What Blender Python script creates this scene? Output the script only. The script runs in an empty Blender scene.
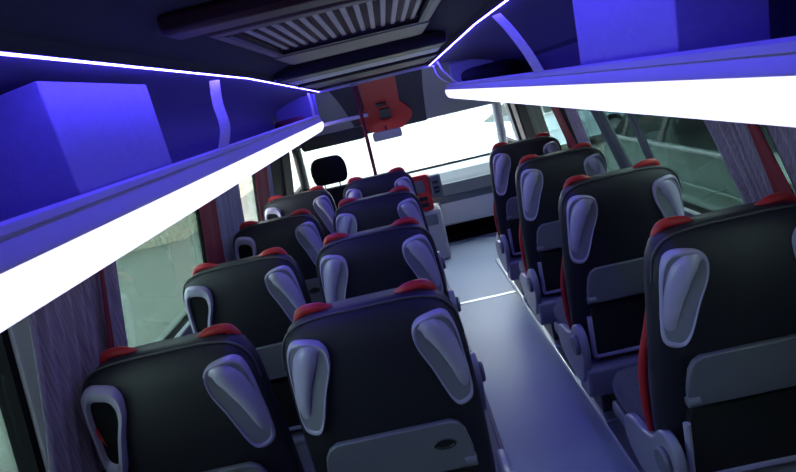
import bpy, bmesh, math, random
from mathutils import Vector, Matrix
random.seed(7)
C = bpy.context.scene.collection
PI = math.pi

# ------------------------------------------------------------ camera
FL = 545.0; YAW = -0.03399; PITCH = 0.25692; ROLL = -0.23298; CAMZ = 1.44
def cam_axes():
    cy, sy, cp, sp = math.cos(YAW), math.sin(YAW), math.cos(PITCH), math.sin(PITCH)
    fw = Vector((sy*cp, cy*cp, -sp)); rt = Vector((cy, -sy, 0)); up = rt.cross(fw)
    c, s = math.cos(ROLL), math.sin(ROLL)
    return rt*c+up*s, up*c-rt*s, fw
r_, u_, f_ = cam_axes()
cd = bpy.data.cameras.new('camera'); cam = bpy.data.objects.new('camera', cd); C.objects.link(cam)
m = Matrix((( r_.x, u_.x, -f_.x, 0), (r_.y, u_.y, -f_.y, 0), (r_.z, u_.z, -f_.z, CAMZ), (0, 0, 0, 1)))
cam.matrix_world = m
cd.sensor_fit = 'HORIZONTAL'; cd.sensor_width = 36; cd.lens = FL/796*36; cd.clip_start = 0.02
cd.dof.use_dof = True; cd.dof.focus_distance = 1.9; cd.dof.aperture_fstop = 9
bpy.context.scene.camera = cam
# ------------------------------------------------------------ world, exposure
sc = bpy.context.scene
sc.view_settings.view_transform = 'Standard'; sc.view_settings.look = 'None'
sc.view_settings.gamma = 1; sc.view_settings.use_curve_mapping = False
sc.view_settings.exposure = 0.0
w = bpy.data.worlds.new('overcast'); sc.world = w; w.use_nodes = True
bg = w.node_tree.nodes['Background']
bg.inputs[0].default_value = (0.93, 0.99, 1.0, 1); bg.inputs[1].default_value = 9.0
LED_COL = (0.075, 0.055, 1.0); LED_STR = 76.0
PANEL_COL = (0.72, 0.70, 1.0); PANEL_STR = 1.7

# ------------------------------------------------------------ materials
def mat(name, col, rough=0.5, metal=0.0, noise=0.0, nscale=30.0, bump=0.0, bscale=200.0, sheen=0.0, emit=None, estr=0, spec=0.5, stretch=None):
    m = bpy.data.materials.new(name); m.use_nodes = True
    nt = m.node_tree; b = nt.nodes['Principled BSDF']
    b.inputs['Base Color'].default_value = (*col, 1); b.inputs['Roughness'].default_value = rough
    b.inputs['Metallic'].default_value = metal; b.inputs['Specular IOR Level'].default_value = spec
    if sheen: b.inputs['Sheen Weight'].default_value = sheen
    tc = nt.nodes.new('ShaderNodeTexCoord')
    src = tc.outputs['Object']
    if stretch:
        mp = nt.nodes.new('ShaderNodeMapping'); mp.inputs['Scale'].default_value = stretch
        nt.links.new(src, mp.inputs['Vector']); src = mp.outputs['Vector']
    n = nt.nodes.new('ShaderNodeTexNoise'); n.inputs['Scale'].default_value = nscale; n.inputs['Detail'].default_value = 4
    nt.links.new(src, n.inputs['Vector'])
    mx = nt.nodes.new('ShaderNodeMix'); mx.data_type = 'RGBA'
    k = max(noise, 0.04)
    mx.inputs['A'].default_value = (*[c*(1-k) for c in col], 1); mx.inputs['B'].default_value = (*[min(1, c*(1+k)) for c in col], 1)
    nt.links.new(n.outputs['Fac'], mx.inputs['Factor']); nt.links.new(mx.outputs['Result'], b.inputs['Base Color'])
    if bump:
        n2 = nt.nodes.new('ShaderNodeTexNoise'); n2.inputs['Scale'].default_value = bscale; n2.inputs['Detail'].default_value = 3
        nt.links.new(src, n2.inputs['Vector'])
        bp = nt.nodes.new('ShaderNodeBump'); bp.inputs['Strength'].default_value = bump; bp.inputs['Distance'].default_value = 0.002
        nt.links.new(n2.outputs['Fac'], bp.inputs['Height']); nt.links.new(bp.outputs['Normal'], b.inputs['Normal'])
    if emit:
        b.inputs['Emission Color'].default_value = (*emit, 1); b.inputs['Emission Strength'].default_value = estr
    return m
def glass(name, tint, refl=0.5, grime=0.0):
    m = bpy.data.materials.new(name); m.use_nodes = True; nt = m.node_tree; nt.nodes.clear()
    o = nt.nodes.new('ShaderNodeOutputMaterial'); t = nt.nodes.new('ShaderNodeBsdfTransparent'); g = nt.nodes.new('ShaderNodeBsdfGlossy')
    g.inputs['Roughness'].default_value = 0.02; t.inputs[0].default_value = (*tint, 1)
    f = nt.nodes.new('ShaderNodeFresnel'); f.inputs[0].default_value = 1.45
    mu = nt.nodes.new('ShaderNodeMath'); mu.operation = 'MULTIPLY'; mu.inputs[1].default_value = refl
    mx = nt.nodes.new('ShaderNodeMixShader')
    nt.links.new(f.outputs[0], mu.inputs[0]); nt.links.new(mu.outputs[0], mx.inputs[0]); nt.links.new(t.outputs[0], mx.inputs[1])
    nt.links.new(g.outputs[0], mx.inputs[2]); nt.links.new(mx.outputs[0], o.inputs[0])
    return m
M = dict(
 vinyl=mat('black_vinyl', (0.016, 0.015, 0.024), 0.5, bump=0.25, bscale=350, spec=0.35),
 side=mat('charcoal_vinyl', (0.05, 0.05, 0.06), 0.5, bump=0.2, bscale=350),
 fabric=mat('seat_fabric', (0.07, 0.065, 0.085), 0.9, noise=0.5, nscale=120, bump=0.4, bscale=500, sheen=0.2),
 red=mat('red_leatherette', (0.45, 0.018, 0.025), 0.45, bump=0.15),
 cover=mat('violet_grey_plastic', (0.24, 0.23, 0.31), 0.35, bump=0.05),
 plastic=mat('lavender_grey_plastic', (0.38, 0.35, 0.50), 0.27, bump=0.05),
 hollow=mat('dark_grey_plastic', (0.20, 0.20, 0.25), 0.4),
 tray=mat('slate_plastic', (0.13, 0.13, 0.165), 0.42, bump=0.1, bscale=600),
 black=mat('black_plastic', (0.01, 0.01, 0.012), 0.5),
 net=mat('black_net', (0.008, 0.008, 0.01), 0.95, bump=0.5, bscale=900),
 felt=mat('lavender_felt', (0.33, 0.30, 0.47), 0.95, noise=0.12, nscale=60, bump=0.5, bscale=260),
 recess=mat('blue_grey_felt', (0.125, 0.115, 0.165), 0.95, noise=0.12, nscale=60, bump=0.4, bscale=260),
 rack=mat('rack_plastic', (0.55, 0.53, 0.60), 0.4),
 ceil=mat('charcoal_headliner', (0.05, 0.055, 0.075), 0.9, noise=0.3, nscale=150, bump=0.5, bscale=400),
 brown=mat('brown_grey_plastic', (0.15, 0.105, 0.115), 0.5, bump=0.1),
 maroonp=mat('dark_maroon_plastic', (0.06, 0.02, 0.026), 0.5),
 bar=mat('pale_grille_plastic', (0.42, 0.38, 0.42), 0.45),
 mesh=mat('dark_grille_mesh', (0.035, 0.034, 0.045), 0.6),
 grey=mat('grey_trim', (0.30, 0.31, 0.36), 0.5, bump=0.15),
 lgrey=mat('light_grey_trim', (0.55, 0.57, 0.62), 0.5),
 dash=mat('grey_dash', (0.11, 0.135, 0.165), 0.55, bump=0.2),
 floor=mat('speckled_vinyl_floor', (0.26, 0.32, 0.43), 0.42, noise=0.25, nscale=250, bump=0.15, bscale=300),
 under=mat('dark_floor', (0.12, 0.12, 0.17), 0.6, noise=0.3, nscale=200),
 metal=mat('brushed_aluminium', (0.75, 0.78, 0.85), 0.3, 0.9, stretch=(40, 1, 1)),
 curtain=mat('purple_grey_curtain', (0.24, 0.205, 0.28), 0.9, noise=0.75, nscale=14, bump=0.3, stretch=(16, 16, .04)),
 dcurtain=mat('dark_teal_curtain', (0.09, 0.105, 0.115), 0.9, noise=0.3, nscale=14, stretch=(16, 16, .04)),
 gcurtain=mat('slate_curtain', (0.24, 0.26, 0.32), 0.9, noise=0.3, nscale=14, stretch=(16, 16, .04)),
 sage=mat('sage_curtain', (0.13, 0.17, 0.12), 0.9, noise=0.4, nscale=14, stretch=(16, 16, .04)),
 maroon=mat('maroon_lining', (0.16, 0.012, 0.025), 0.85, noise=0.2),
 webbing=mat('grey_webbing', (0.62, 0.58, 0.66), 0.9, noise=0.25, nscale=80),
 pave=None,
 led=mat('led_diffuser', (0.6, 0.6, 0.9), 0.5, emit=LED_COL, estr=LED_STR),
 lit=mat('lit_diffuser', (0.8, 0.8, 0.9), 0.5, emit=PANEL_COL, estr=PANEL_STR),
 display=mat('dark_display', (0.02, 0.02, 0.025), 0.15),
 gw=glass('windscreen_glass', (0.95, 1.0, 0.99), 0.3),
 gs=glass('tinted_glass', (0.50, 0.60, 0.575), 0.7),
 gd=glass('door_glass', (0.86, 0.90, 0.89), 0.5),
 cargl=glass('car_glass', (0.26, 0.30, 0.30), 0.12),
 car=mat('teal_paint', (0.13, 0.19, 0.19), 0.3),
 pcar=mat('pale_blue_paint', (0.45, 0.62, 0.72), 0.3),
 rubber=mat('tyre_rubber', (0.012, 0.012, 0.012), 0.95, spec=0.1),
 leaf=mat('foliage', (0.10, 0.20, 0.06), 0.8, noise=0.5, nscale=6),
 bark=mat('bark', (0.10, 0.07, 0.05), 0.9),
 bag=mat('black_nylon', (0.008, 0.008, 0.011), 0.9, spec=0.1),
)
def paving():
    m = bpy.data.materials.new('paving'); m.use_nodes = True; nt = m.node_tree; b = nt.nodes['Principled BSDF']
    b.inputs['Roughness'].default_value = 0.9
    tc = nt.nodes.new('ShaderNodeTexCoord'); br = nt.nodes.new('ShaderNodeTexBrick')
    br.inputs['Scale'].default_value = 3.3; br.inputs['Mortar Size'].default_value = 0.014
    br.inputs['Color1'].default_value = (0.25, 0.27, 0.25, 1); br.inputs['Color2'].default_value = (0.29, 0.31, 0.28, 1); br.inputs['Mortar'].default_value = (0.17, 0.18, 0.165, 1)
    n = nt.nodes.new('ShaderNodeTexNoise'); n.inputs['Scale'].default_value = 2.5; n.inputs['Detail'].default_value = 6
    mx = nt.nodes.new('ShaderNodeMix'); mx.data_type = 'RGBA'; mx.blend_type = 'MULTIPLY'; mx.inputs['Factor'].default_value = 0.45
    nt.links.new(tc.outputs['Object'], br.inputs['Vector']); nt.links.new(tc.outputs['Object'], n.inputs['Vector'])
    nt.links.new(br.outputs['Color'], mx.inputs['A']); nt.links.new(n.outputs['Fac'], mx.inputs['B']); nt.links.new(mx.outputs['Result'], b.inputs['Base Color'])
    return m
def bricks():
    m = bpy.data.materials.new('beige_blocks'); m.use_nodes = True; nt = m.node_tree; b = nt.nodes['Principled BSDF']
    b.inputs['Roughness'].default_value = 0.9
    tc = nt.nodes.new('ShaderNodeTexCoord'); mp = nt.nodes.new('ShaderNodeMapping'); mp.inputs['Rotation'].default_value = (PI/2, 0, PI/2)
    br = nt.nodes.new('ShaderNodeTexBrick'); br.inputs['Scale'].default_value = 2.0; br.inputs['Mortar Size'].default_value = 0.02
    br.inputs['Color1'].default_value = (0.60, 0.54, 0.44, 1); br.inputs['Color2'].default_value = (0.50, 0.46, 0.38, 1); br.inputs['Mortar'].default_value = (0.28, 0.26, 0.22, 1)
    nt.links.new(tc.outputs['Object'], mp.inputs[0]); nt.links.new(mp.outputs[0], br.inputs['Vector']); nt.links.new(br.outputs['Color'], b.inputs['Base Color'])
    return m
M['pave'] = paving(); M['brick'] = bricks()

# ------------------------------------------------------------ helpers
def link(name, bm, m, parent=None, smooth=True, bevel=0, seg=2, angle=40):
    me = bpy.data.meshes.new(name)
    bmesh.ops.recalc_face_normals(bm, faces=bm.faces)
    bm.to_mesh(me); bm.free()
    me.materials.append(m)
    if smooth:
        me.shade_smooth() if hasattr(me, 'shade_smooth') else None
        try: me.set_sharp_from_angle(angle=math.radians(angle))
        except Exception: pass
    o = bpy.data.objects.new(name, me); C.objects.link(o)
    if parent: o.parent = parent
    if bevel:
        b = o.modifiers.new('bevel', 'BEVEL'); b.width = bevel; b.segments = seg; b.limit_method = 'ANGLE'
    return o
def tag(o, label=None, cat=None, group=None, kind=None):
    if label: o['label'] = label
    if cat: o['category'] = cat
    if group: o['group'] = group
    if kind: o['kind'] = kind
    return o
def thing(name, label, cat, loc=(0, 0, 0), group=None):
    o = bpy.data.objects.new(name, None); C.objects.link(o); o.location = loc; o.empty_display_size = 0.1
    return tag(o, label, cat, group)
def add_box(bm, x0, x1, y0, y1, z0, z1):
    v = [bm.verts.new(p) for p in ((x0,y0,z0),(x1,y0,z0),(x1,y1,z0),(x0,y1,z0),(x0,y0,z1),(x1,y0,z1),(x1,y1,z1),(x0,y1,z1))]
    for f in ((0,3,2,1),(4,5,6,7),(0,1,5,4),(1,2,6,5),(2,3,7,6),(3,0,4,7)): bm.faces.new([v[i] for i in f])
    return bm
def box(*a): return add_box(bmesh.new(), *a)
def add_rings(bm, rings, closed=True, cap=True, loop=False):
    R = [[bm.verts.new(p) for p in r] for r in rings]
    n = len(rings[0]); m_ = len(R)
    for i in range(m_ if loop else m_-1):
        a, b = R[i], R[(i+1) % m_]
        for j in range(n if closed else n-1):
            k = (j+1) % n
            bm.faces.new((a[j], a[k], b[k], b[j]))
    if cap and closed and not loop:
        bm.faces.new(R[0][::-1]); bm.faces.new(R[-1])
    return bm
def smooth_path(pts, n=6, closed=False):
    pts = [Vector(p) for p in pts]; out = []; N = len(pts)
    for i in range(N if closed else N-1):
        if closed: p0, p1, p2, p3 = (pts[(i+k-1) % N] for k in range(4))
        else: p0, p1, p2, p3 = pts[max(i-1, 0)], pts[i], pts[i+1], pts[min(i+2, N-1)]
        for k in range(n):
            t = k/n
            out.append(0.5*((2*p1)+(p2-p0)*t+(2*p0-5*p1+4*p2-p3)*t*t+(3*p1-p0-3*p2+p3)*t**3))
    if not closed: out.append(pts[-1])
    return out
def add_tube(bm, pts, r, seg=10, closed=False, flat=1.0):
    pts = [Vector(p) for p in pts]; N = len(pts); rings = []
    ref = None
    for i, p in enumerate(pts):
        t = (pts[(i+1) % N]-pts[i-1]) if closed else (pts[min(i+1, N-1)]-pts[max(i-1, 0)])
        t.normalize()
        if ref is None: ref = Vector((0, 1, 0)) if abs(t.y) < .9 else Vector((1, 0, 0))
        n = (ref-t*ref.dot(t)).normalized(); b = t.cross(n)
        ref = n
        rr = r(i/(N-1)) if callable(r) else r
        rings.append([p+n*math.cos(a)*rr*flat+b*math.sin(a)*rr for a in (2*PI*k/seg for k in range(seg))])
    return add_rings(bm, rings, True, True, closed)
def add_prism(bm, outline, y0, y1, axis='y'):
    def P(a, b, c): return {'y': (a, c, b), 'x': (c, a, b), 'z': (a, b, c)}[axis]
    return add_rings(bm, [[P(a, b, y0) for a, b in outline], [P(a, b, y1) for a, b in outline]])
def rrect(x0, x1, z0, z1, r, n=5):
    o = []
    for cx, cz, a0 in ((x1-r, z1-r, 0), (x0+r, z1-r, PI/2), (x0+r, z0+r, PI), (x1-r, z0+r, 3*PI/2)):
        o += [(cx+r*math.cos(a0+PI/2*k/n), cz+r*math.sin(a0+PI/2*k/n)) for k in range(n+1)]
    return o
def copy_tree(o, parent=None):
    c = o.copy(); C.objects.link(c); c.parent = parent
    for ch in list(o.children): copy_tree(ch, c)
    return c

FZ = -0.18           # floor of the aisle
# ------------------------------------------------------------ setting
LW = lambda z: -(0.97+0.16*(1.12-max(z, 0.70)))
RW = lambda z: 1.06+0.16*(1.12-max(z, 0.70))
Y0, Y1 = -0.7, 5.0
o = link('floor', box(-1.05, 1.15, Y0, 5.9, FZ-0.05, FZ), M['floor'], smooth=False); tag(o, kind='structure')
o = link('trim_1', box(0.630, 0.690, Y0, 4.55, FZ, FZ+0.026), M['metal'], bevel=0.004); tag(o, kind='structure')
o = link('trim_2', box(0.150, 0.17, Y0, 4.55, FZ, FZ+0.018), M['under'], bevel=0.004); tag(o, kind='structure')
o = link('trim_3', box(0.198, 0.643, 3.79, 3.815, FZ, FZ+0.004), M['metal']); tag(o, kind='structure')
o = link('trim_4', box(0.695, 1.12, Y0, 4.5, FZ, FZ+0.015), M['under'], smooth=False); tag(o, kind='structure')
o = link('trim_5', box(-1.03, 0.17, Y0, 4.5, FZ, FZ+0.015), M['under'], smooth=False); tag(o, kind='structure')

def wall_piece(bm, W, side, y0, y1, z0, z1, th=0.05, inset=0.0):
    zs = sorted({z0, z1, *[z for z in (0.70,) if z0 < z < z1]})
    out = [(W(z)-side*inset, z) for z in zs]+[(W(z)+side*(th-inset), z) for z in zs[::-1]]
    add_prism(bm, out, y0, y1)
def side_wall(name, W, side, wins):
    bm = bmesh.new()
    wall_piece(bm, W, side, Y0, 5.9, FZ, 0.70); wall_piece(bm, W, side, Y0, 4.95, 1.30, 1.62)
    ys = [Y0]+[y for a in wins for y in a]+[5.1]
    for a, b in zip(ys[::2], ys[1::2]): wall_piece(bm, W, side, a, b, 0.70, 1.30)
    o = link(name, bm, M['bag'], smooth=False); tag(o, kind='structure')
LWIN = [(0.2, 1.165), (1.25, 2.62), (2.72, 3.80), (4.38, 4.60)]
RWIN = [(0.2, 1.42), (1.52, 3.34), (3.60, 4.30), (4.86, 5.04)]
side_wall('wall_left', LW, -1, LWIN); side_wall('wall_right', RW, 1, RWIN)
k = 1
for W, side, wins in ((LW, -1, LWIN), (RW, 1, RWIN)):
    for i, (a, b) in enumerate(wins):
        bm = bmesh.new()
        add_rings(bm, [[(W(0.70)+side*.02, a-.01, 0.69), (W(0.70)+side*.025, a-.01, 0.69), (W(1.3)+side*.025, a-.01, 1.31), (W(1.3)+side*.02, a-.01, 1.31)],
                       [(W(0.70)+side*.02, b+.01, 0.69), (W(0.70)+side*.025, b+.01, 0.69), (W(1.3)+side*.025, b+.01, 1.31), (W(1.3)+side*.02, b+.01, 1.31)]])
        o = link('window_%d' % k, bm, M['gd'] if i >= 2 else M['gs'], smooth=False); tag(o, kind='structure'); k += 1
# grey pillar trims beside the window pillars (left near one is the pale strip)
def trim_strip(n, W, side, y0, y1, m_, z0=0.66, z1=1.30, th=0.012):
    bm = bmesh.new(); wall_piece(bm, W, side, y0, y1, z0, z1, th=th, inset=th)
    o = link('trim_%d' % n, bm, m_, smooth=False, bevel=0.003); tag(o, kind='structure')
trim_strip(6, LW, -1, 1.185, 1.25, M['lgrey'])
trim_strip(7, RW, 1, 5.04, 5.12, M['grey']); trim_strip(8, RW, 1, 4.70, 4.86, M['brown'])
# window sills
for n, W, s in ((9, LW, -1), (10, RW, 1)):
    bm = bmesh.new(); x = W(0.7); add_box(bm, min(x, x-s*.03), max(x, x-s*.03), Y0, 5.0, 0.62, 0.705)
    o = link('trim_%d' % n, bm, M['grey'], bevel=0.006); tag(o, kind='structure')
o = link('wall_back', box(-1.1, 1.2, Y0-.05, Y0, FZ, 1.7), M['ceil'], smooth=False); tag(o, kind='structure')
# headliner: cross-section swept along the bus
prof = [(-0.90, 1.46), (-0.86, 1.53), (-0.75, 1.578), (-0.62, 1.606), (-0.495, 1.616), (-0.493, 1.607), (-0.487, 1.607), (-0.484, 1.630), (-0.36, 1.668), (0.25, 1.668), (0.382, 1.630), (0.386, 1.607), (0.392, 1.607), (0.394, 1.616), (0.55, 1.606), (0.75, 1.585), (0.90, 1.54), (0.99, 1.46)]
bm = bmesh.new()
out = prof+[(x, z+.06) for x, z in prof[::-1]]
def cz(z, y): return z-max(0, y-2.2)*0.022
add_rings(bm, [[(x, y, cz(z, y)) for x, z in out] for y in (Y0, 1.2, 2.2, 3.4, 4.55)])
o = link('ceiling', bm, M['ceil'], angle=20); tag(o, kind='structure')
# felt cladding of the luggage recess (wall above each rack)
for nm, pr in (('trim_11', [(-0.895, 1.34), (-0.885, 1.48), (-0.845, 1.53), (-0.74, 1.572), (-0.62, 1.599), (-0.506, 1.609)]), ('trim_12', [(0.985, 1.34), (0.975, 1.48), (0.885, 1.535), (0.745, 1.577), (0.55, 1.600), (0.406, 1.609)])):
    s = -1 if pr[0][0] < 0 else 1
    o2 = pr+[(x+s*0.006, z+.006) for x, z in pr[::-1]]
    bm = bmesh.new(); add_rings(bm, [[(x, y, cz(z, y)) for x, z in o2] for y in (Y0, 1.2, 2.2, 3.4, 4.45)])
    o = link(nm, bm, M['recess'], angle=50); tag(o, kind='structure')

# ------------------------------------------------------------ luggage racks with lit panels
def rack(s, xi, xw, yend, label, dz=0.0):
    t = thing('luggage_rack', label, 'luggage rack', (xi, 0, 1.26), 'overhead luggage racks')
    def q(pts): return [(s*a, b-1.26) for a, b in pts]
    W = abs(xw-xi)
    def ends(pts, nm, m_, y0=Y0, yr=0.10):
        # sweep with a rounded far end
        rings = []
        cx = sum(p[0] for p in pts)/len(pts); cz_ = sum(p[1] for p in pts)/len(pts)
        for y, f in ((y0, 1), (yend-yr, 1), (yend-yr*.5, .97), (yend-yr*.15, .85), (yend, .6)):
            rings.append([(cx+(a-cx)*(f if abs(a) < .1 else 1), y, cz_+(b-cz_)*f) for a, b in pts])
        return link(nm, add_rings(bmesh.new(), rings), m_, t, angle=35)
    ends(q([(-0.004, 1.334+dz), (-0.003, 1.340+dz*.8), (0.010, 1.372), (0.007, 1.374), (0.009, 1.386), (0.02, 1.391), (0.032, 1.388), (0.038, 1.355), (0.05, 1.338), (W, 1.338), (W, 1.318), (0.04, 1.318), (0.0, 1.318+dz)]), 'shelf', M['rack'])
    ends(q([(0.002, 1.3178+dz), (-0.004, 1.333+dz), (-0.006, 1.325+dz), (-0.002, 1.295+dz), (0.006, 1.275+dz), (0.02, 1.262+dz), (0.05, 1.2625+dz), (0.05, 1.3178)]), 'light_panel', M['lit'])
    return t
rack(-1, -0.52, -0.925, 4.42, 'overhead luggage rack with glowing white edge panel above left hand windows')
rack(1, 0.50, 1.02, 4.66, 'overhead luggage rack with glowing white edge panel above right hand windows', 0.013)
# led strips
def led(name, x, y1, label):
    bm = bmesh.new(); add_tube(bm, [(x, y, cz(1.609, y)) for y in (0.55, 1.2, 2.2, 3.4, y1)], 0.0044, 8)
    tag(link(name, bm, M['led']), label, 'light strip', 'blue led strips')
led('led_strip', -0.498, 4.5, 'glowing blue-white led strip along left edge of the ceiling')
led('led_strip', 0.398, 4.5, 'glowing blue-white led strip along right edge of the ceiling')
# felt boxes on the racks
for pr, ya, yb, side in (([(-.56, 1.3395), (-.56, 1.588), (-.74, 1.565), (-.835, 1.522), (-.835, 1.3395)], .96, 1.395, 'left'), ([(.56, 1.3395), (.56, 1.588), (.735, 1.565), (.735, 1.3395)], 1.07, 1.60, 'right')):
    tag(link('felt_box', add_prism(bmesh.new(), pr, ya, yb), M['felt'], bevel=.003), 'violet felt-covered box on the %s hand luggage rack' % side, 'box', 'felt boxes on the racks')
# end panels of the luggage recess
tag(link('end_panel', box(-0.86, -0.53, 4.36, 4.40, 1.34, 1.55), M['felt'], bevel=0.006), 'upright violet panel closing far end of left luggage rack', 'panel')
tag(link('end_panel', box(0.56, 0.93, 4.56, 4.60, 1.34, 1.54), M['lgrey'], bevel=0.006), 'upright grey panel closing far end of right luggage rack', 'panel')
# straps
def strap(name, pts, wd, label, group=None, m_='webbing', th=0.003):
    path = smooth_path(pts, 8); rings = []; k = .2 if pts[0][0] < 0 else -.2
    for p in path: rings.append([p+Vector((a, b, 0)) for a, b in ((-th/2-wd*k, -wd/2), (th/2-wd*k, -wd/2), (th/2+wd*k, wd/2), (-th/2+wd*k, wd/2))])
    return tag(link(name, add_rings(bmesh.new(), rings), M[m_], angle=50), label, 'strap', group)
strap('webbing_strap', [(-0.52, 1.83, 1.597), (-0.522, 1.80, 1.53), (-0.512, 1.765, 1.45), (-0.525, 1.73, 1.390)], 0.045, 'grey webbing strap hanging from ceiling to left luggage rack', 'straps holding the racks')
strap('webbing_strap', [(0.415, 1.90, 1.597), (0.45, 1.89, 1.54), (0.485, 1.86, 1.46), (0.51, 1.845, 1.390)], 0.045, 'grey webbing strap hanging from ceiling to right luggage rack', 'straps holding the racks')
strap('thin_strap', [(-0.53, 4.06, 1.555), (-0.525, 4.05, 1.47), (-0.53, 4.04, 1.388)], 0.03, 'thin strap at the far end of left luggage rack')
strap('thin_strap', [(0.42, 4.42, 1.55), (0.43, 4.38, 1.48), (0.46, 4.34, 1.43), (0.515, 4.32, 1.388)], 0.025, 'thin curved strap at far end of right luggage rack, nearer the windscreen')
strap('thin_strap', [(0.42, 4.05, 1.56), (0.435, 4.0, 1.50), (0.47, 3.94, 1.44), (0.515, 3.92, 1.388)], 0.025, 'thin curved strap over the black shape on right luggage rack')
# bag on left rack; the right one stands in for a dark opening
def bag(name, x0, x1, y0, y1, z0, h, m_, label):
    bm = bmesh.new(); rings = []
    for i in range(9):
        t = i/8; y = y0+(y1-y0)*t; f = (1-abs(2*t-1)**3.2)**.5*.85+.15; hh = h*(0.55+.45*f)
        ring = []
        for a in range(20):
            an = 2*PI*a/20; c, s_ = math.cos(an), math.sin(an)
            ring.append(((x0+x1)/2+(x1-x0)/2*f*abs(c)**.5*(1 if c > 0 else -1), y, z0+hh/2+hh/2*abs(s_)**.6*(1 if s_ > 0 else -1)))
        rings.append(ring)
    return tag(link(name, add_rings(bm, rings), m_, angle=60), label, 'bag')
bag('bag_shape', 0.58, 0.92, 3.45, 4.48, 1.3385, 0.13, M['bag'], 'black bag shape standing in for dark opening at far end of right luggage rack')
bag('bag_shape', -0.80, -0.60, 3.78, 4.28, 1.3385, 0.075, M['maroon'], 'small dark maroon bag lying at far end of left luggage rack')

# ------------------------------------------------------------ ceiling air unit
t = thing('air_vent_unit', 'ceiling air conditioning panel with long pale slats in a dark frame', 'air vent', (-0.075, 1.6, 1.668))
def L(bm, nm, m_, **k): return link(nm, bm, m_, t, **k)
X0, X1, GY0, GY1 = -0.245, 0.255, -0.27, 0.40
bm = bmesh.new()
add_box(bm, X0-.03, X1+.03, GY1, GY1+.035, -0.028, 0); add_box(bm, X0-.03, X1+.03, GY0-.05, GY0, -0.028, 0)
add_box(bm, X0-.03, X0, GY0, GY1, -0.028, 0); add_box(bm, X1, X1+.03, GY0, GY1, -0.028, 0)
L(bm, 'frame', M['brown'], bevel=0.004)
L(box(X0, X1, GY0, GY1, -0.006, 0), 'grille_backing', M['mesh'])
bm = bmesh.new()
nb = 14
for i in range(nb):
    x = X0+.03+(X1-X0-.06)*i/(nb-1); add_box(bm, x-.0075, x+.0075, GY0+.02, GY1-.02, -0.016, -0.006)
o = L(bm, 'slats', M['bar'], bevel=0.002)
bm = bmesh.new()
for i in range(26):
    y = GY0+.05+(GY1-GY0-.10)*i/25; add_box(bm, X0+.02, X1-.02, y-.003, y+.003, -0.013, -0.0095)
L(bm, 'cross_wires', M['brown'])
bm = bmesh.new()
add_box(bm, X0-.004, X1+.004, GY1-.012, GY1+.0, -0.0295, -0.02); add_box(bm, X0-.004, X0+.010, GY0, GY1, -0.0295, -0.02); add_box(bm, X1-.010, X1+.004, GY0, GY1, -0.0295, -0.02)
L(bm, 'gasket', M['black'])
for sx in (X0+.02, X1-.02):
    for sy in (GY0+.03, GY1-.03):
        bm = bmesh.new(); add_tube(bm, [(sx, sy, -.014), (sx, sy, -.0065)], 0.008, 12); L(bm, 'screw', M['metal'])
t = thing('ceiling_cover', 'brown plastic ceiling cover surrounding the slatted air vent', 'ceiling cover', (-0.075, 1.6, 1.668))
bm = bmesh.new(); add_box(bm, X0-.06, X1+.12, -.52, -.43, -0.04, 0); L(bm, 'rear_rail', M['maroonp'], bevel=0.01)
bm = bmesh.new(); add_box(bm, X0-.04, X1+.06, -.43, -.325, -0.022, 0); L(bm, 'rear_cover', M['brown'], bevel=0.006)
bm = bmesh.new(); add_box(bm, X0-.035, X1+.035, 0.44, 0.86, -0.032, 0); L(bm, 'front_cover', M['brown'], bevel=0.006)
# roof hatch
t = thing('roof_hatch', 'ceiling roof hatch with black frame bars and pale panel', 'roof hatch', (-0.07, 3.3, 1.60))
bm = bmesh.new(); add_box(bm, -0.40, 0.40, -0.72, -0.42, -0.01, 0.05); L(bm, 'frame_bar', M['black'], bevel=0.008)
bm = bmesh.new(); add_rings(bm, [[(-0.41, y, z), (0.41, y, z), (0.41, y, z+.012), (-0.41, y, z+.012)] for y, z in ((-0.42, .012), (-.30, -.004), (-.15, -.012), (0.0, -.008), (.1, .008))]); L(bm, 'hatch_panel', M['lgrey'])
bm = bmesh.new(); add_box(bm, -0.44, 0.44, 0.1, 0.42, -0.022, 0.04); L(bm, 'frame_bar', M['black'], bevel=0.008)
bm = bmesh.new(); add_box(bm, -0.43, 0.43, 0.42, 1.0, -0.022, 0.03); L(bm, 'hatch_cover', M['brown'], bevel=0.006)
bm = bmesh.new(); add_box(bm, -0.44, 0.46, 1.0, 1.2, -0.036, 0.02); L(bm, 'frame_bar', M['black'], bevel=0.006)

# ------------------------------------------------------------ windscreen header
HT, HB = (4.50, 1.565), (5.02, 1.125)
def hp(x, f, off=0.0, sag=0.05):
    y = HT[0]+(HB[0]-HT[0])*f; z = HT[1]+(HB[1]-HT[1])*f
    b = math.sin(PI*f)*sag
    return (x, y+b*.65-off*.65, z+b*.75-off*.75)
def header_panel(bm, xl, xr, off, n=10, th=0.006):
    rings = []
    for i in range(n+1):
        f = i/n; a, b = xl(f), xr(f)
        xs = [a+(b-a)*j/12 for j in range(13)]
        rings.append([hp(x, f, off) for x in xs]+[hp(x, f, off-th) for x in xs[::-1]])
    return add_rings(bm, rings)
o = link('trim_13', header_panel(bmesh.new(), lambda f: -0.86, lambda f: 0.98, 0, th=0.03), M['grey'], angle=40); tag(o, kind='structure')
t = thing('overhead_console', 'red and charcoal overhead console above the windscreen with dark display', 'overhead console', (0, 4.5, 1.1))
def T(o):  # parts built in world coordinates, moved under their thing
    o.parent = t; o.matrix_parent_inverse = Matrix.Translation(-t.location); return o
T(link('charcoal_panel', header_panel(bmesh.new(), lambda f: -0.43+.13*f, lambda f: 0.335-.01*f, 0.012, th=0.01), M['ceil'], angle=40))
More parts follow.
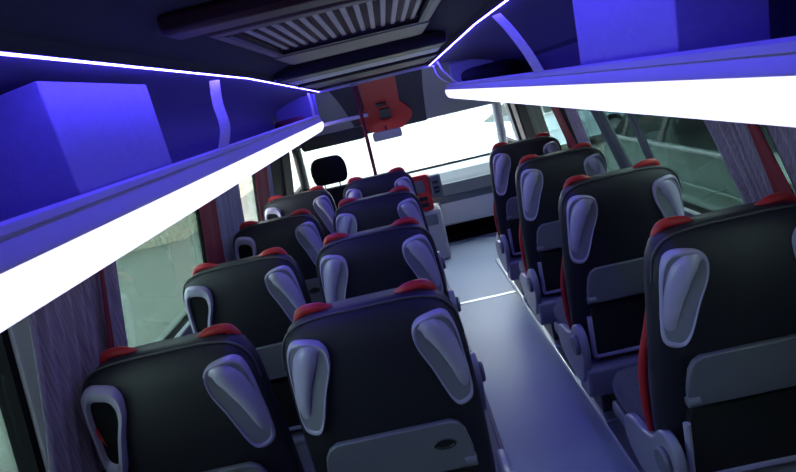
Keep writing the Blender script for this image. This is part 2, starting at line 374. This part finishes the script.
T(link('red_panel', header_panel(bmesh.new(), lambda f: (-0.19 if f < .55 else -0.19-.08*min(1, (f-.55)*5) if f < .85 else -0.27+.12*(f-.85)/.15), lambda f: (0.115 if f < .55 else 0.115+.09*min(1, (f-.55)*5) if f < .85 else 0.205-.1*(f-.85)/.15), 0.024, n=24, th=0.01), M['red'], angle=40))
bm = bmesh.new(); add_rings(bm, [[hp(x, f, .035) for x in (-.075, .02)]+[hp(x, f, .02) for x in (.02, -.075)] for f in (.62, .78)]); T(link('display', bm, M['display']))
bm = bmesh.new(); add_rings(bm, [[hp(x, f, .032) for x in (-.09, .0)]+[hp(x, f, .02) for x in (.0, -.09)] for f in (.50, .56)]); T(link('switch_row', bm, M['black']))
o = link('trim_14', box(-0.5, 0.46, 4.47, 4.50, 1.545, 1.585), M['lgrey'], bevel=0.006); tag(o, kind='structure')
t = thing('rear_view_mirror', 'grey rear view mirror hanging under the red overhead console', 'mirror', (-0.05, 4.90, 1.09))
link('mirror_housing', add_prism(bmesh.new(), rrect(-.13, .13, -.05, .03, .02), -.02, .02), M['grey'], t, bevel=.004)
link('mirror_glass', add_prism(bmesh.new(), rrect(-.12, .12, -.043, .023, .015), -.024, -.0205), M['metal'], t)
bm = bmesh.new(); add_tube(bm, [(0, .01, .02), (0, .03, .045), (0, .03, .07)], .01); link('mirror_stem', bm, M['black'], t)
t = thing('sun_visor', 'long black sun visor above driver side of the windscreen', 'sun visor', (-0.52, 4.90, 1.17))
link('visor_pad', add_prism(bmesh.new(), rrect(-.30, .28, -.075, .035, .03), -.012, .012), M['black'], t, bevel=.006)
bm = bmesh.new(); add_tube(bm, [(-.31, 0, .03), (.30, 0, .03)], .009); link('visor_rod', bm, M['grey'], t)
o = link('trim_15', box(-0.60, -0.16, 4.42, 4.47, 1.285, 1.315), M['rack'], bevel=.008); tag(o, kind='structure')
# windscreen
bm = bmesh.new()
add_rings(bm, [[(-1.0+abs(z-.66)*.2, y, z), (-.5, y+.10, z), (0.05, y+.13, z), (.6, y+.10, z), (1.08-abs(z-.66)*.2, y, z), (1.08-abs(z-.66)*.2, y+.006, z), (.6, y+.106, z), (0.05, y+.136, z), (-.5, y+.106, z), (-1.0+abs(z-.66)*.2, y+.006, z)] for y, z in ((5.75, .60), (5.10, 1.12))])
o = link('window_9', bm, M['gw']); tag(o, kind='structure')
# A pillars
for n, s, x in ((16, -1, -0.95), (17, 1, 1.02)):
    bm = bmesh.new(); add_tube(bm, [(x+s*.06, 5.62, .58), (x, 5.30, .85), (x-s*.05, 5.06, 1.14), (x-s*.06, 4.85, 1.28)], .045, 12)
    o = link('trim_%d' % n, bm, M['black'] if s < 0 else M['grey']); tag(o, kind='structure')
# door pillar of driver door (black, seat belt anchor zone)
trim_strip(18, LW, -1, 4.10, 4.37, M['bag'], th=.03)
trim_strip(19, LW, -1, 4.61, 4.95, M['bag'], th=.02)

o = link('wall_front', box(-1.12, 1.14, 5.66, 5.70, FZ, .60), M['bag'], smooth=False); tag(o, kind='structure')
# ------------------------------------------------------------ dashboard
t = thing('dashboard', 'grey vehicle dashboard below the bright windscreen', 'dashboard', (0.2, 5.3, 0.0))
bm = bmesh.new(); add_rings(bm, [[(x, y, z) for y, z in ((0.02, .50), (-.02, .46), (-.05, .36), (-.03, .27), (.35, .27), (.42, .58), (.16, .585), (.06, .56))] for x in (-1.15, -.4, .1, .5, .86)])
link('upper_panel', bm, M['dash'], t, angle=30)
bm = bmesh.new(); add_rings(bm, [[(x, y, z) for y, z in ((-.03, .27), (-.04, .20), (0.0, .05), (.06, .02), (.35, .02), (.35, .27))] for x in (-1.15, .1, .5, .86)])
link('lower_panel', bm, M['lgrey'], t, angle=30)
link('glove_box_lid', box(.10, .80, -.062, -.045, .34, .47), M['dash'], t, bevel=.01)
link('vent_plate', add_prism(bmesh.new(), rrect(-.12, .10, .17, .30, .02), -.066, -.035), M['tray'], t, bevel=.004)
t = thing('centre_console', 'red and white centre console with gear lever beside the driver seat', 'console', (0.13, 4.95, FZ))
link('red_fascia', add_prism(bmesh.new(), rrect(-.11, .09, .50, .84, .03), -.05, .12), M['red'], t, bevel=.008)
link('radio_panel', add_prism(bmesh.new(), rrect(-.07, .04, .68, .79, .012), -.062, -.05), M['dash'], t, bevel=.003)
for zz in (.56, .62): link('switch_panel', add_prism(bmesh.new(), rrect(-.06, .05, zz-.02, zz+.02, .01), -.06, -.05), M['black'], t, bevel=.002)
link('side_panel', box(.095, .20, -.06, .25, .60, .82), M['dash'], t, bevel=.02)
for zz in (.66, .70, .75): link('button', box(.12, .17, -.07, -.06, zz-.012, zz+.012), M['black'], t, bevel=.002)
link('base', box(-.14, .15, -.06, .25, .0, .50), M['grey'], t, bevel=.03, seg=3)
link('base_panel', add_prism(bmesh.new(), rrect(-.06, .10, .36, .46, .015), -.066, -.058), M['dash'], t, bevel=.003)
bm = bmesh.new(); add_tube(bm, [(-.05, -.04, .48), (-.05, -.12, .62)], .012); link('gear_lever', bm, M['black'], t)
# dark sheet laid as the shadow gap under the dashboard
tag(link('toe_shadow_sheet', box(.24, .90, 5.42, 5.65, FZ+.0005, FZ+.012), M['rubber'], bevel=.004), 'black sheet on the floor standing for the shadow below the dashboard', 'shadow sheet')
# ------------------------------------------------------------ pole
t = thing('grab_pole', 'dark red upright grab pole rising behind the driver area', 'pole', (-0.205, 4.28, FZ))
bm = bmesh.new(); add_tube(bm, [(0, 0, .015), (0, 0, 1.73)], .014, 16); link('tube', bm, M['maroon'], t)
bm = bmesh.new(); add_tube(bm, [(0, 0, .0), (0, 0, .02)], .04, 20); link('floor_flange', bm, M['grey'], t)
bm = bmesh.new(); add_tube(bm, [(0, 0, 1.715), (0, 0, 1.735)], .035, 20); link('ceiling_flange', bm, M['grey'], t)

# ------------------------------------------------------------ passenger seat
ZT = 0.945-FZ
def hw(z):   # half width of back against height above z=0 of the fit
    P = ((.16, .225), (.3, .243), (.45, .247), (.6, .246), (.75, .24), (.84, .235), (.885, .225), (.915, .208), (.933, .182), (.944, .14))
    for (a, p), (b, q) in zip(P, P[1:]):
        if z <= b: return p+(q-p)*max(0, (z-a))/(b-a)
    return P[-1][1]
def lean(z): return 0.035*max(0, (.75-z)/.5)+1.6*max(0, z-.82)**2
def make_seat(full, openleft=False):
    t = thing('passenger_seat', 'black passenger seat', 'seat', (0, 0, FZ))
    H = -FZ-.0155
    zs = (.16, .175, .22, .3, .4, .5, .6, .7, .78, .84, .885, .915, .933, .944)
    rings = []
    for i, z in enumerate(zs):
        wd = hw(z); d = .052 if 0 < i else .045
        d *= (1 if z < .9 else (.93 if z < .92 else .82 if z < .94 else .6))
        ring = []
        for a in range(36):
            an = 2*PI*a/36; c, s = math.cos(an), math.sin(an)
            x = wd*abs(c)**.42*(1 if c > 0 else -1); y = .052+lean(z)+d*abs(s)**.55*(1 if s > 0 else -1)
            if s < 0: y -= .012*(1-(x/wd)**2)
            ring.append((x, y, z+H))
        rings.append(ring)
    link('back_shell', add_rings(bmesh.new(), rings), M['vinyl'], t, angle=55)
    # piping along the top edge of the shell
    bm = bmesh.new(); add_tube(bm, smooth_path([(-.234, .030, .82+H), (-.224, .032, .885+H), (-.19, .034, .925+H), (-.12, .034, .941+H), (0, .033, .943+H), (.12, .034, .941+H), (.19, .034, .925+H), (.224, .032, .885+H), (.234, .030, .82+H)], 5), .0035, 6)
    link('piping', bm, M['side'], t)
    # front cushion
    rings = []
    for z in (.24, .26, .4, .6, .8, .9, .93):
        wd = hw(z)-.035; d = .035 if .25 < z < .92 else .02
        rings.append([(wd*abs(math.cos(a))**.5*(1 if math.cos(a) > 0 else -1), .115+lean(z)+d*abs(math.sin(a))**.6*(1 if math.sin(a) > 0 else -1), z+H) for a in (2*PI*k/28 for k in range(28))])
    link('backrest_cushion', add_rings(bmesh.new(), rings), M['fabric'], t, angle=55)
    for s in (-1, 1):
        p = smooth_path([(s*.066, .095, .926+H), (s*.095, .088, .941+H), (s*.135, .084, .951+H), (s*.172, .088, .942+H), (s*.186, .10, .89+H), (s*.184, .125, .80+H), (s*.205, .128+lean(.6), .66+H), (s*.236, .128+lean(.5), .52+H), (s*.238, .128+lean(.4), .38+H), (s*.228, .13+lean(.27), .27+H)], 6)
        if not full: p = p[:27]
        bm = bmesh.new(); add_tube(bm, p, lambda u: .003+.011*min(1, u*(6 if full else 3))*(1 if u < .9 else 1-(u-.9)*5), 12)
        o = link('side_bolster', bm, M['red'], t); o['label'] = 'red side bolster'
    # handles
    for s in (-1, 1):
        def sy(x): return -.006+.42*max(0, abs(x)-.165)+ (.15*max(0, abs(x)-.215))
        T0, B0 = Vector((.158, .888)), Vector((.200, .662))
        ax = (B0-T0); Ln = ax.length; ax.normalize(); nx = Vector((-ax.y, ax.x))   # points outward (+x)
        prf = ((-.012, .0), (-.010, .020), (-.002, .036), (.018, .047), (.06, .050), (.12, .044), (.18, .036), (.222, .029), (.246, .018), (.252, .0))
        ol = [T0+ax*a+nx*b*(1.0) for a, b in prf]+[T0+ax*a-nx*b*(1.12 if a < .1 else 1) for a, b in prf[-2:0:-1]]
        ol = [Vector((s*p.x, sy(p.x), p.y+H)) for p in ol]
        path = smooth_path(ol, 3, closed=True)
        cen = sum(path, Vector())/len(path)
        bm = bmesh.new()
        rings = [[cen+(p-cen)*f+Vector((0, dy, 0)) for p in path] for f, dy in (((1.04, .010), (1.04, -.006), (1.0, -.014), (.94, -.014), (.90, -.008)) if not (openleft and s < 0) else ((1.04, .010), (1.06, -.008), (1.0, -.024), (.80, -.024), (.70, -.008)))]
        add_rings(bm, rings, cap=False)
        hd = link('grab_handle', bm, M['plastic'], t, angle=60); op = openleft and s < 0
        bm = bmesh.new()
        rings = [[cen+(p-cen)*f+Vector((0, dy, 0)) for p in path] for f, dy in (((.93, -.011), (.84, -.001), (.6, .002), (.3, .002)) if not op else ((.80, -.010), (.7, -.008), (.4, -.008)))]
        add_rings(bm, rings); link('handle_recess', bm, M['bag'] if op else M['hollow'], hd, angle=60)
        if op: continue
        c1 = [(.118, .868, .008), (.130, .877, .018), (.150, .872, .028), (.170, .850, .031), (.186, .815, .028), (.198, .775, .024), (.207, .735, .021), (.211, .700, .017), (.209, .672, .010)]
        g = smooth_path([(a, b, c) for a, b, c in c1], 4); rings = []
        for i, q in enumerate(g):
            d = (g[min(i+1, len(g)-1)]-g[max(i-1, 0)]); n2 = Vector((d.y, -d.x)).normalized(); ring = []
            for k in range(14):
                a = 2*PI*k/14; e = math.cos(a)*q.z; x = q.x-n2.x*e; z = q.y-n2.y*e
                ring.append((s*x, sy(x)-.004-(.013+.2*q.z)*max(0, math.sin(a))*min(1, 4*min(i+1, len(g)-i)/len(g)), z+H))
            rings.append(ring)
        link('grip', add_rings(bmesh.new(), rings), M['plastic'], hd, angle=60)
    # folding table
    tb = link('folding_table', add_prism(bmesh.new(), [(-.195, .475+H), (-.195, .52+H), (-.185, .575+H), (-.172, .598+H), (-.15, .610+H), (.15, .610+H), (.172, .598+H), (.185, .575+H), (.195, .52+H), (.195, .475+H), (.18, .465+H), (-.18, .465+H)], -.026, -.008), M['tray'], t, bevel=.004)
    bm = bmesh.new()
    el = lambda rx, rz, y: [(.125+rx*math.cos(a), y, .548+H+rz*math.sin(a)) for a in (2*PI*k/24 for k in range(24))]
    add_rings(bm, [el(.030, .016, -.0262), el(.028, .014, -.0285), el(.024, .0115, -.0285), el(.022, .0095, -.0265)], loop=False)
    link('finger_recess', bm, M['black'], tb)
    for s in (-1, 1):
        bm = bmesh.new(); add_tube(bm, [(s*.198, -.02, .482+H), (s*.165, -.02, .482+H)], .016, 14); link('table_hinge', bm, M['tray'], tb, bevel=.003)
    # pocket
    link('net_pocket', add_prism(bmesh.new(), rrect(-.185, .185, .215+H, .44+H, .02), -.004, .03), M['net'], t)
    bm = bmesh.new(); fr = smooth_path([(-.195, .002, .40+H), (-.195, .0, .32+H), (-.195, .0, .245+H), (-.190, .0, .228+H), (-.175, .0, .222+H), (0, -.002, .222+H), (.175, .0, .222+H), (.190, .0, .228+H), (.195, .0, .245+H), (.195, .0, .32+H), (.195, .002, .40+H)], 4)
    add_tube(bm, fr, .0105, 8); link('pocket_frame', bm, M['plastic'], t)
    # lower apron
    bm = bmesh.new(); add_rings(bm, [[(x, y, z+H) for y, z in ((.0, .185), (-.03, .175), (-.035, .09), (-.01, .04), (.10, .03), (.10, .185))] for x in (-.245, -.12, .12, .245)])
    link('rear_apron', bm, M['cover'], t, angle=35, bevel=.01)
    # seat cushion and pan
    rings = []
    for y, f in ((.135, .93), (.15, 1), (.30, 1), (.45, 1), (.52, .97), (.56, .85)):
        rings.append([(.218*f*abs(math.cos(a))**.4*(1 if math.cos(a) > 0 else -1), y, .205+H+.055*f*abs(math.sin(a))**.55*(1 if math.sin(a) > 0 else -1)) for a in (2*PI*k/28 for k in range(28))])
    link('seat_cushion', add_rings(bmesh.new(), rings), M['fabric'], t, angle=55)
    link('seat_pan', box(-.225, .225, .10, .52, .10+H, .155+H), M['tray'], t, bevel=.012)
    for s in (-1, 1):
        bm = bmesh.new(); add_box(bm, s*.14-.02, s*.14+.02, .12, .40, .02, .10+H)
        link('leg', bm, M['side'], t, bevel=.008)
        link('foot', box(s*.14-.03, s*.14+.03, .06, .46, .0155, .03), M['metal'], t, bevel=.003)
    return t
def side_cover(t, s, xo=.262):
    H = -FZ-.0155
    ol = [(-.03, .20), (-.045, .27), (-.03, .335), (.02, .365), (.07, .345), (.11, .30), (.18, .27), (.25, .265), (.31, .24), (.33, .19), (.31, .14), (.24, .10), (.12, .075), (.02, .10)]
    pts = [(p.x, p.y) for p in smooth_path([(a, b, 0) for a, b in ol], 3, closed=True)]
    c = link('side_cover', add_prism(bmesh.new(), [(a, b+H) for a, b in pts], s*xo, s*(xo+.032), axis='x'), M['cover'], t, bevel=.01, seg=3)
    bm = bmesh.new(); add_tube(bm, [(s*(xo+.03), .02, .28+H), (s*(xo+.05), .02, .28+H)], .042, 20); link('hinge_cap', bm, M['tray'], c, bevel=.008)
    return c
aisle = make_seat(False); window = make_seat(False, True); sc_r = side_cover(aisle, 1, .268)
single = make_seat(True); side_cover(single, -1, .222)
rows = ['rearmost', 'second', 'third', 'front']
lab = {
 'B': ['black passenger seat nearest the camera left of the aisle, with grey folding table',
       'black passenger seat left of the aisle, directly in front of the nearest aisle seat',
       'black passenger seat left of the aisle, third from the camera',
       'small black passenger seat left of the aisle, furthest forward beside red console'],
 'A': ['black passenger seat against the left windows, nearest the camera beside purple curtain',
       'black left window seat, second from the camera, seen against tinted glass',
       'black left window seat, third from the camera, beside slate curtain',
       'black left window seat, furthest forward, behind the driver headrest'],
 'D': ['black single passenger seat at lower right corner, nearest camera on the right',
       'black single passenger seat right of the aisle, second from camera with full table showing',
       'black single passenger seat right of the aisle, third from the camera',
       'black single passenger seat right of the aisle, furthest forward near the dashboard']}
grp = {'B': 'seats along the left of the aisle', 'A': 'seats against the left windows', 'D': 'single seats right of the aisle'}
PIT = 0.7305
for col, x, y, proto in (('B', -0.1717, 1.2484, aisle), ('A', -0.7054, 1.2484, window), ('D', 0.8022, 1.2904, single)):
    for i in range(4):
        s = proto if i == 0 else copy_tree(proto)
        s.location = (x, y+PIT*i, FZ+.0155); tag(s, lab[col][i], 'seat', grp[col])
o = link('red_tab', add_prism(bmesh.new(), [(-.222, .80-FZ), (-.205, .765-FZ), (-.198, .715-FZ), (-.210, .745-FZ)], .0, .012), M['red'], window, smooth=False); o['label'] = 'small bright red tab inside the handle'
# driver seat
t = thing('driver_seat', 'black driver seat with tall headrest silhouetted against the windscreen', 'seat', (-0.555, 4.25, FZ))
rings = []
for z, wd, d in ((.45, .22, .05), (.6, .235, .06), (.8, .235, .06), (.95, .21, .055), (1.0, .16, .04)):
    rings.append([(wd*abs(math.cos(a))**.5*(1 if math.cos(a) > 0 else -1), .02+d*abs(math.sin(a))**.6*(1 if math.sin(a) > 0 else -1), z) for a in (2*PI*k/28 for k in range(28))])
link('backrest', add_rings(bmesh.new(), rings), M['bag'], t, angle=60)
rings = []
for z, f in ((1.033, .72), (1.044, .86), (1.071, .95), (1.125, 1.0), (1.179, .97), (1.217, .86), (1.238, .70), (1.246, .5)):
    rings.append([(.142*f*abs(math.cos(a))**.6*(1 if math.cos(a) > 0 else -1), .03+.045*f*abs(math.sin(a))**.7*(1 if math.sin(a) > 0 else -1), z) for a in (2*PI*k/28 for k in range(28))])
link('headrest', add_rings(bmesh.new(), rings), M['bag'], t, angle=60)
for s in (-1, 1):
    bm = bmesh.new(); add_tube(bm, [(s*.06, .03, .97), (s*.06, .03, 1.10)], .006, 10); link('headrest_post', bm, M['metal'], t)
link('cushion', box(-.23, .23, .08, .55, .38, .50), M['black'], t, bevel=.04, seg=4)
link('pedestal', box(-.18, .18, .08, .5, .0, .38), M['tray'], t, bevel=.02)
t = thing('steering_wheel', 'black steering wheel in front of the driver seat', 'steering wheel', (-0.555, 5.0, .52))
bm = bmesh.new(); add_tube(bm, [(.19*math.cos(a), .07*math.sin(a), .17*math.sin(a)) for a in (2*PI*k/32 for k in range(32))], .014, 10, closed=True); link('rim', bm, M['black'], t)
bm = bmesh.new(); add_tube(bm, [(-.18, 0, 0), (.18, 0, 0)], .012); add_tube(bm, [(0, 0, 0), (0, -.06, -.15)], .012); link('spokes', bm, M['black'], t)
bm = bmesh.new(); add_tube(bm, [(0, -.01, 0), (0, .24, -.10)], .03); link('column', bm, M['black'], t)

# ------------------------------------------------------------ curtains
def curtain(W, s, top, bot, npl, amp, m_, label, group, lining=None, zt=1.255, zb=0.71, off=.035, tied=None):
    y0t, y1t = top; y0b, y1b = bot
    t = thing('window_curtain', label, 'curtain', (W(1.0)-s*off, (y0t+y1t)/2, zb), group)
    def sheet(ya, yb, yc, yd, npl, amp, push=0.0):
        rings = []
        nz, nu = 16, npl*8
        for iz in range(nz+1):
            f = iz/nz; z = zt+(zb-zt)*f; a = ya+(yc-ya)*f; b = yb+(yd-yb)*f
            if tied: 
                k_ = math.exp(-((z-tied)/.12)**2)*.25; mid = b; a = a+(mid-a)*k_
            row = []
            for iu in range(nu+1):
                u = iu/nu; ph = u*npl*2*PI
                yy = a+(b-a)*u+.003*math.sin(ph*.5+f*3)
                xx = W(z)-s*(off+push)-s*amp*math.sin(ph+.5*math.sin(f*4+u*9))*(.8+.2*math.sin(u*17))
                row.append((xx, yy, z))
            rings.append(row)
        R2 = [r+[(x-s*.0025, y, z) for x, y, z in r[::-1]] for r in rings]
        bm = add_rings(bmesh.new(), R2)
        for v in bm.verts: v.co -= t.location
        return bm
    link('pleated_cloth', sheet(y0t, y1t, y0b, y1b, npl, amp), m_, t, angle=80)
    if lining:
        o = link('lining', sheet(*lining, 1, .006, .022), M['maroon'], t, angle=80); o['label'] = 'dark red curtain lining'
    return t
curtain(LW, -1, (1.205, 1.635), (1.11, 1.57), 9, .012, M['curtain'], 'purple-grey pleated curtain on left window, nearest the camera', 'left curtains', lining=(1.50, 1.515, 1.38, 1.45), off=.05, zb=.63)
curtain(LW, -1, (2.61, 3.13), (2.63, 3.18), 6, .014, M['gcurtain'], 'slate pleated curtain on left window pillar with dark red lining, second from camera', 'left curtains', lining=(2.38, 2.62, 2.37, 2.63))
curtain(LW, -1, (3.81, 4.03), (3.82, 4.04), 4, .014, M['gcurtain'], 'narrow slate curtain on left, nearest the driver door, with dark red lining', 'left curtains', lining=(3.46, 3.82, 3.45, 3.81))
curtain(RW, 1, (1.61, 1.905), (1.50, 1.66), 8, .011, M['curtain'], 'purple-grey pleated curtain on right, gathered beside the view of the parked car', 'right curtains')
curtain(RW, 1, (1.18, 1.59), (1.05, 1.40), 9, .011, M['curtain'], 'purple-grey pleated curtain at right edge, above the nearest right seat, with dark red lining', 'right curtains', lining=(1.585, 1.615, 1.34, 1.48))
curtain(RW, 1, (2.78, 2.97), (2.45, 2.62), 4, .013, M['dcurtain'], 'slate curtain hanging slanted across the middle right window', 'right curtains')
curtain(RW, 1, (2.40, 2.50), (2.20, 2.30), 2, .010, M['dcurtain'], 'very narrow slate curtain end between parked car view and slanted curtain', 'right curtains')
curtain(RW, 1, (3.12, 3.36), (2.95, 3.16), 4, .013, M['curtain'], 'purple curtain on right pillar with dark red lining, above third right seat', 'right curtains', lining=(3.40, 3.56, 3.1, 3.3))

curtain(RW, 1, (3.80, 4.22), (3.78, 4.20), 5, .012, M['sage'], 'sage green curtain at the forward right window', 'right curtains')
# ------------------------------------------------------------ outside
GZ = -0.78
o = link('ground', box(-40, 40, -8, 60, GZ-.1, GZ), M['pave'], smooth=False); tag(o, kind='structure')
def blockwall(name, x0, x1, y0, y1, h, label):
    t = thing(name, label, 'building', ((x0+x1)/2, (y0+y1)/2, GZ))
    a, b = (x1-x0)/2, (y1-y0)/2
    link('wall', box(-a, a, -b, b, 0, h), M['brick'], t, smooth=False)
    link('coping', box(-a-.06, a+.06, -b-.06, b+.06, h, h+.08), M['grey'], t, bevel=.01)
    return t
blockwall('block_building', -7.2, -5.3, 12.5, 24.0, 3.0, 'beige block building outside the left windows')
def car(name, loc, rz, paint, gl, label, headrests=True):
    t = thing(name, label, 'car', loc); t.rotation_euler = (0, 0, rz)
    # side profile along local y, x is across
    def loft(prof, xs, nm, m_, p=t, **k):
        return link(nm, add_rings(bmesh.new(), [[(x, y*f, z) for y, z in prof] for x, f in xs]), m_, p, **k)
    body = [(-2.1, .30), (-2.15, .55), (-2.08, .85), (-1.9, .97), (-1.0, 1.0), (.9, 1.0), (1.2, .95), (1.9, .80), (2.12, .62), (2.15, .35), (2.05, .25), (-2.0, .22)]
    loft(body, ((-.86, .97), (-.90, 1), (.90, 1), (.86, .97)), 'body', paint, angle=30, bevel=.03)
    roof = [(-1.5, 1.40), (-1.45, 1.46), (-.5, 1.50), (.2, 1.46), (.28, 1.42), (.1, 1.40)]
    loft(roof, ((-.66, 1), (.66, 1)), 'roof', paint, bevel=.02)
    gh = [(-1.85, .99), (-1.5, 1.40), (.1, 1.41), (.28, 1.41), (1.0, .99)]
    g = add_rings(bmesh.new(), [[(s*(.84 if z < 1.1 else .68), y, z) for y, z in gh] for s in (-1, 1)], cap=True)
    link('glass_house', g, gl, t, smooth=False)
    for s in (-1, 1):
        for yy in (-.55, -1.5): link('window_pillar', add_rings(bmesh.new(), [[(s*.855, yy-.05, .98), (s*.855, yy+.05, .98), (s*.82, yy+.05, .98), (s*.82, yy-.05, .98)], [(s*.69, yy+.0, 1.42), (s*.69, yy+.08, 1.42), (s*.66, yy+.08, 1.42), (s*.66, yy, 1.42)]]), M['black'], t, smooth=False)
        link('belt_moulding', box(min(s*.87, s*.905), max(s*.87, s*.905), -1.85, 1.0, .965, 1.0), M['grey'], t, bevel=.004)
        link('crease', box(min(s*.89, s*.915), max(s*.89, s*.915), -1.9, 1.9, .60, .64), paint, t, bevel=.008)
        for yy in (-1.15, -.1): link('door_handle', box(min(s*.9, s*.925), max(s*.9, s*.925), yy, yy+.18, .83, .86), paint, t, bevel=.006)
        for yy in (-1.35, 1.35):
            bm = bmesh.new(); add_tube(bm, [(s*.70, yy, .31), (s*.905, yy, .31)], .31, 28); wh = link('wheel', bm, M['rubber'], t, bevel=.03)
            bm = bmesh.new(); add_tube(bm, [(s*.90, yy, .31), (s*.912, yy, .31)], .19, 24); link('hubcap', bm, M['metal'], wh)
    if headrests:
        for xx in (-.36, .36):
            for yy in (-.75, .0):
                b = link('seat', box(xx-.24, xx+.24, yy-.08, yy+.08, .5, 1.12), M['grey'], t, bevel=.05, seg=3)
                link('headrest', box(xx-.13, xx+.13, yy-.05, yy+.05, 1.14, 1.32), M['grey'], b, bevel=.04, seg=3)
    return t
car('parked_car', (3.75, 5.6, GZ), PI, M['car'], M['cargl'], 'teal parked car seen through the right tinted window')
car('parked_car', (3.4, 13.0, GZ), PI/2+.3, M['pcar'], M['cargl'], 'pale blue parked car seen through the windscreen', False)
# tall dark block added behind the parked car to shut out bright sky
t = thing('dark_backdrop', 'dark block added to hide the sky behind the parked car on the right', 'building', (7.2, 6.0, GZ))
link('wall', box(-1, 1, -9, 6, 0, 4.0), M['ceil'], t, smooth=False)
link('coping', box(-1.06, 1.06, -9.06, 6.06, 4.0, 4.1), M['black'], t)
# tree
t = thing('tree', 'green leafy tree seen through the forward right window', 'tree', (5.2, 18.5, GZ))
bm = bmesh.new(); add_tube(bm, [(0, 0, 0), (.05, 0, 1.2), (0, .1, 2.2)], lambda u: .14-.06*u, 10); link('trunk', bm, M['bark'], t)
bm = bmesh.new()
for i in range(1500):
    a, b = random.uniform(0, 2*PI), random.uniform(-1, 1); r = random.uniform(.5, 1)**.5
    c = Vector((1.0*r*math.cos(a)*math.sqrt(1-b*b), 1.0*r*math.sin(a)*math.sqrt(1-b*b), 1.75+1.45*b*r))
    n = Vector((random.uniform(-1, 1), random.uniform(-1, 1), random.uniform(-.3, 1))).normalized(); u = n.orthogonal().normalized(); v = n.cross(u)
    s = random.uniform(.06, .11)
    bm.faces.new([bm.verts.new(c+u*s), bm.verts.new(c+v*s*.55), bm.verts.new(c-u*s), bm.verts.new(c-v*s*.55)])
link('foliage', bm, M['leaf'], t, smooth=False)
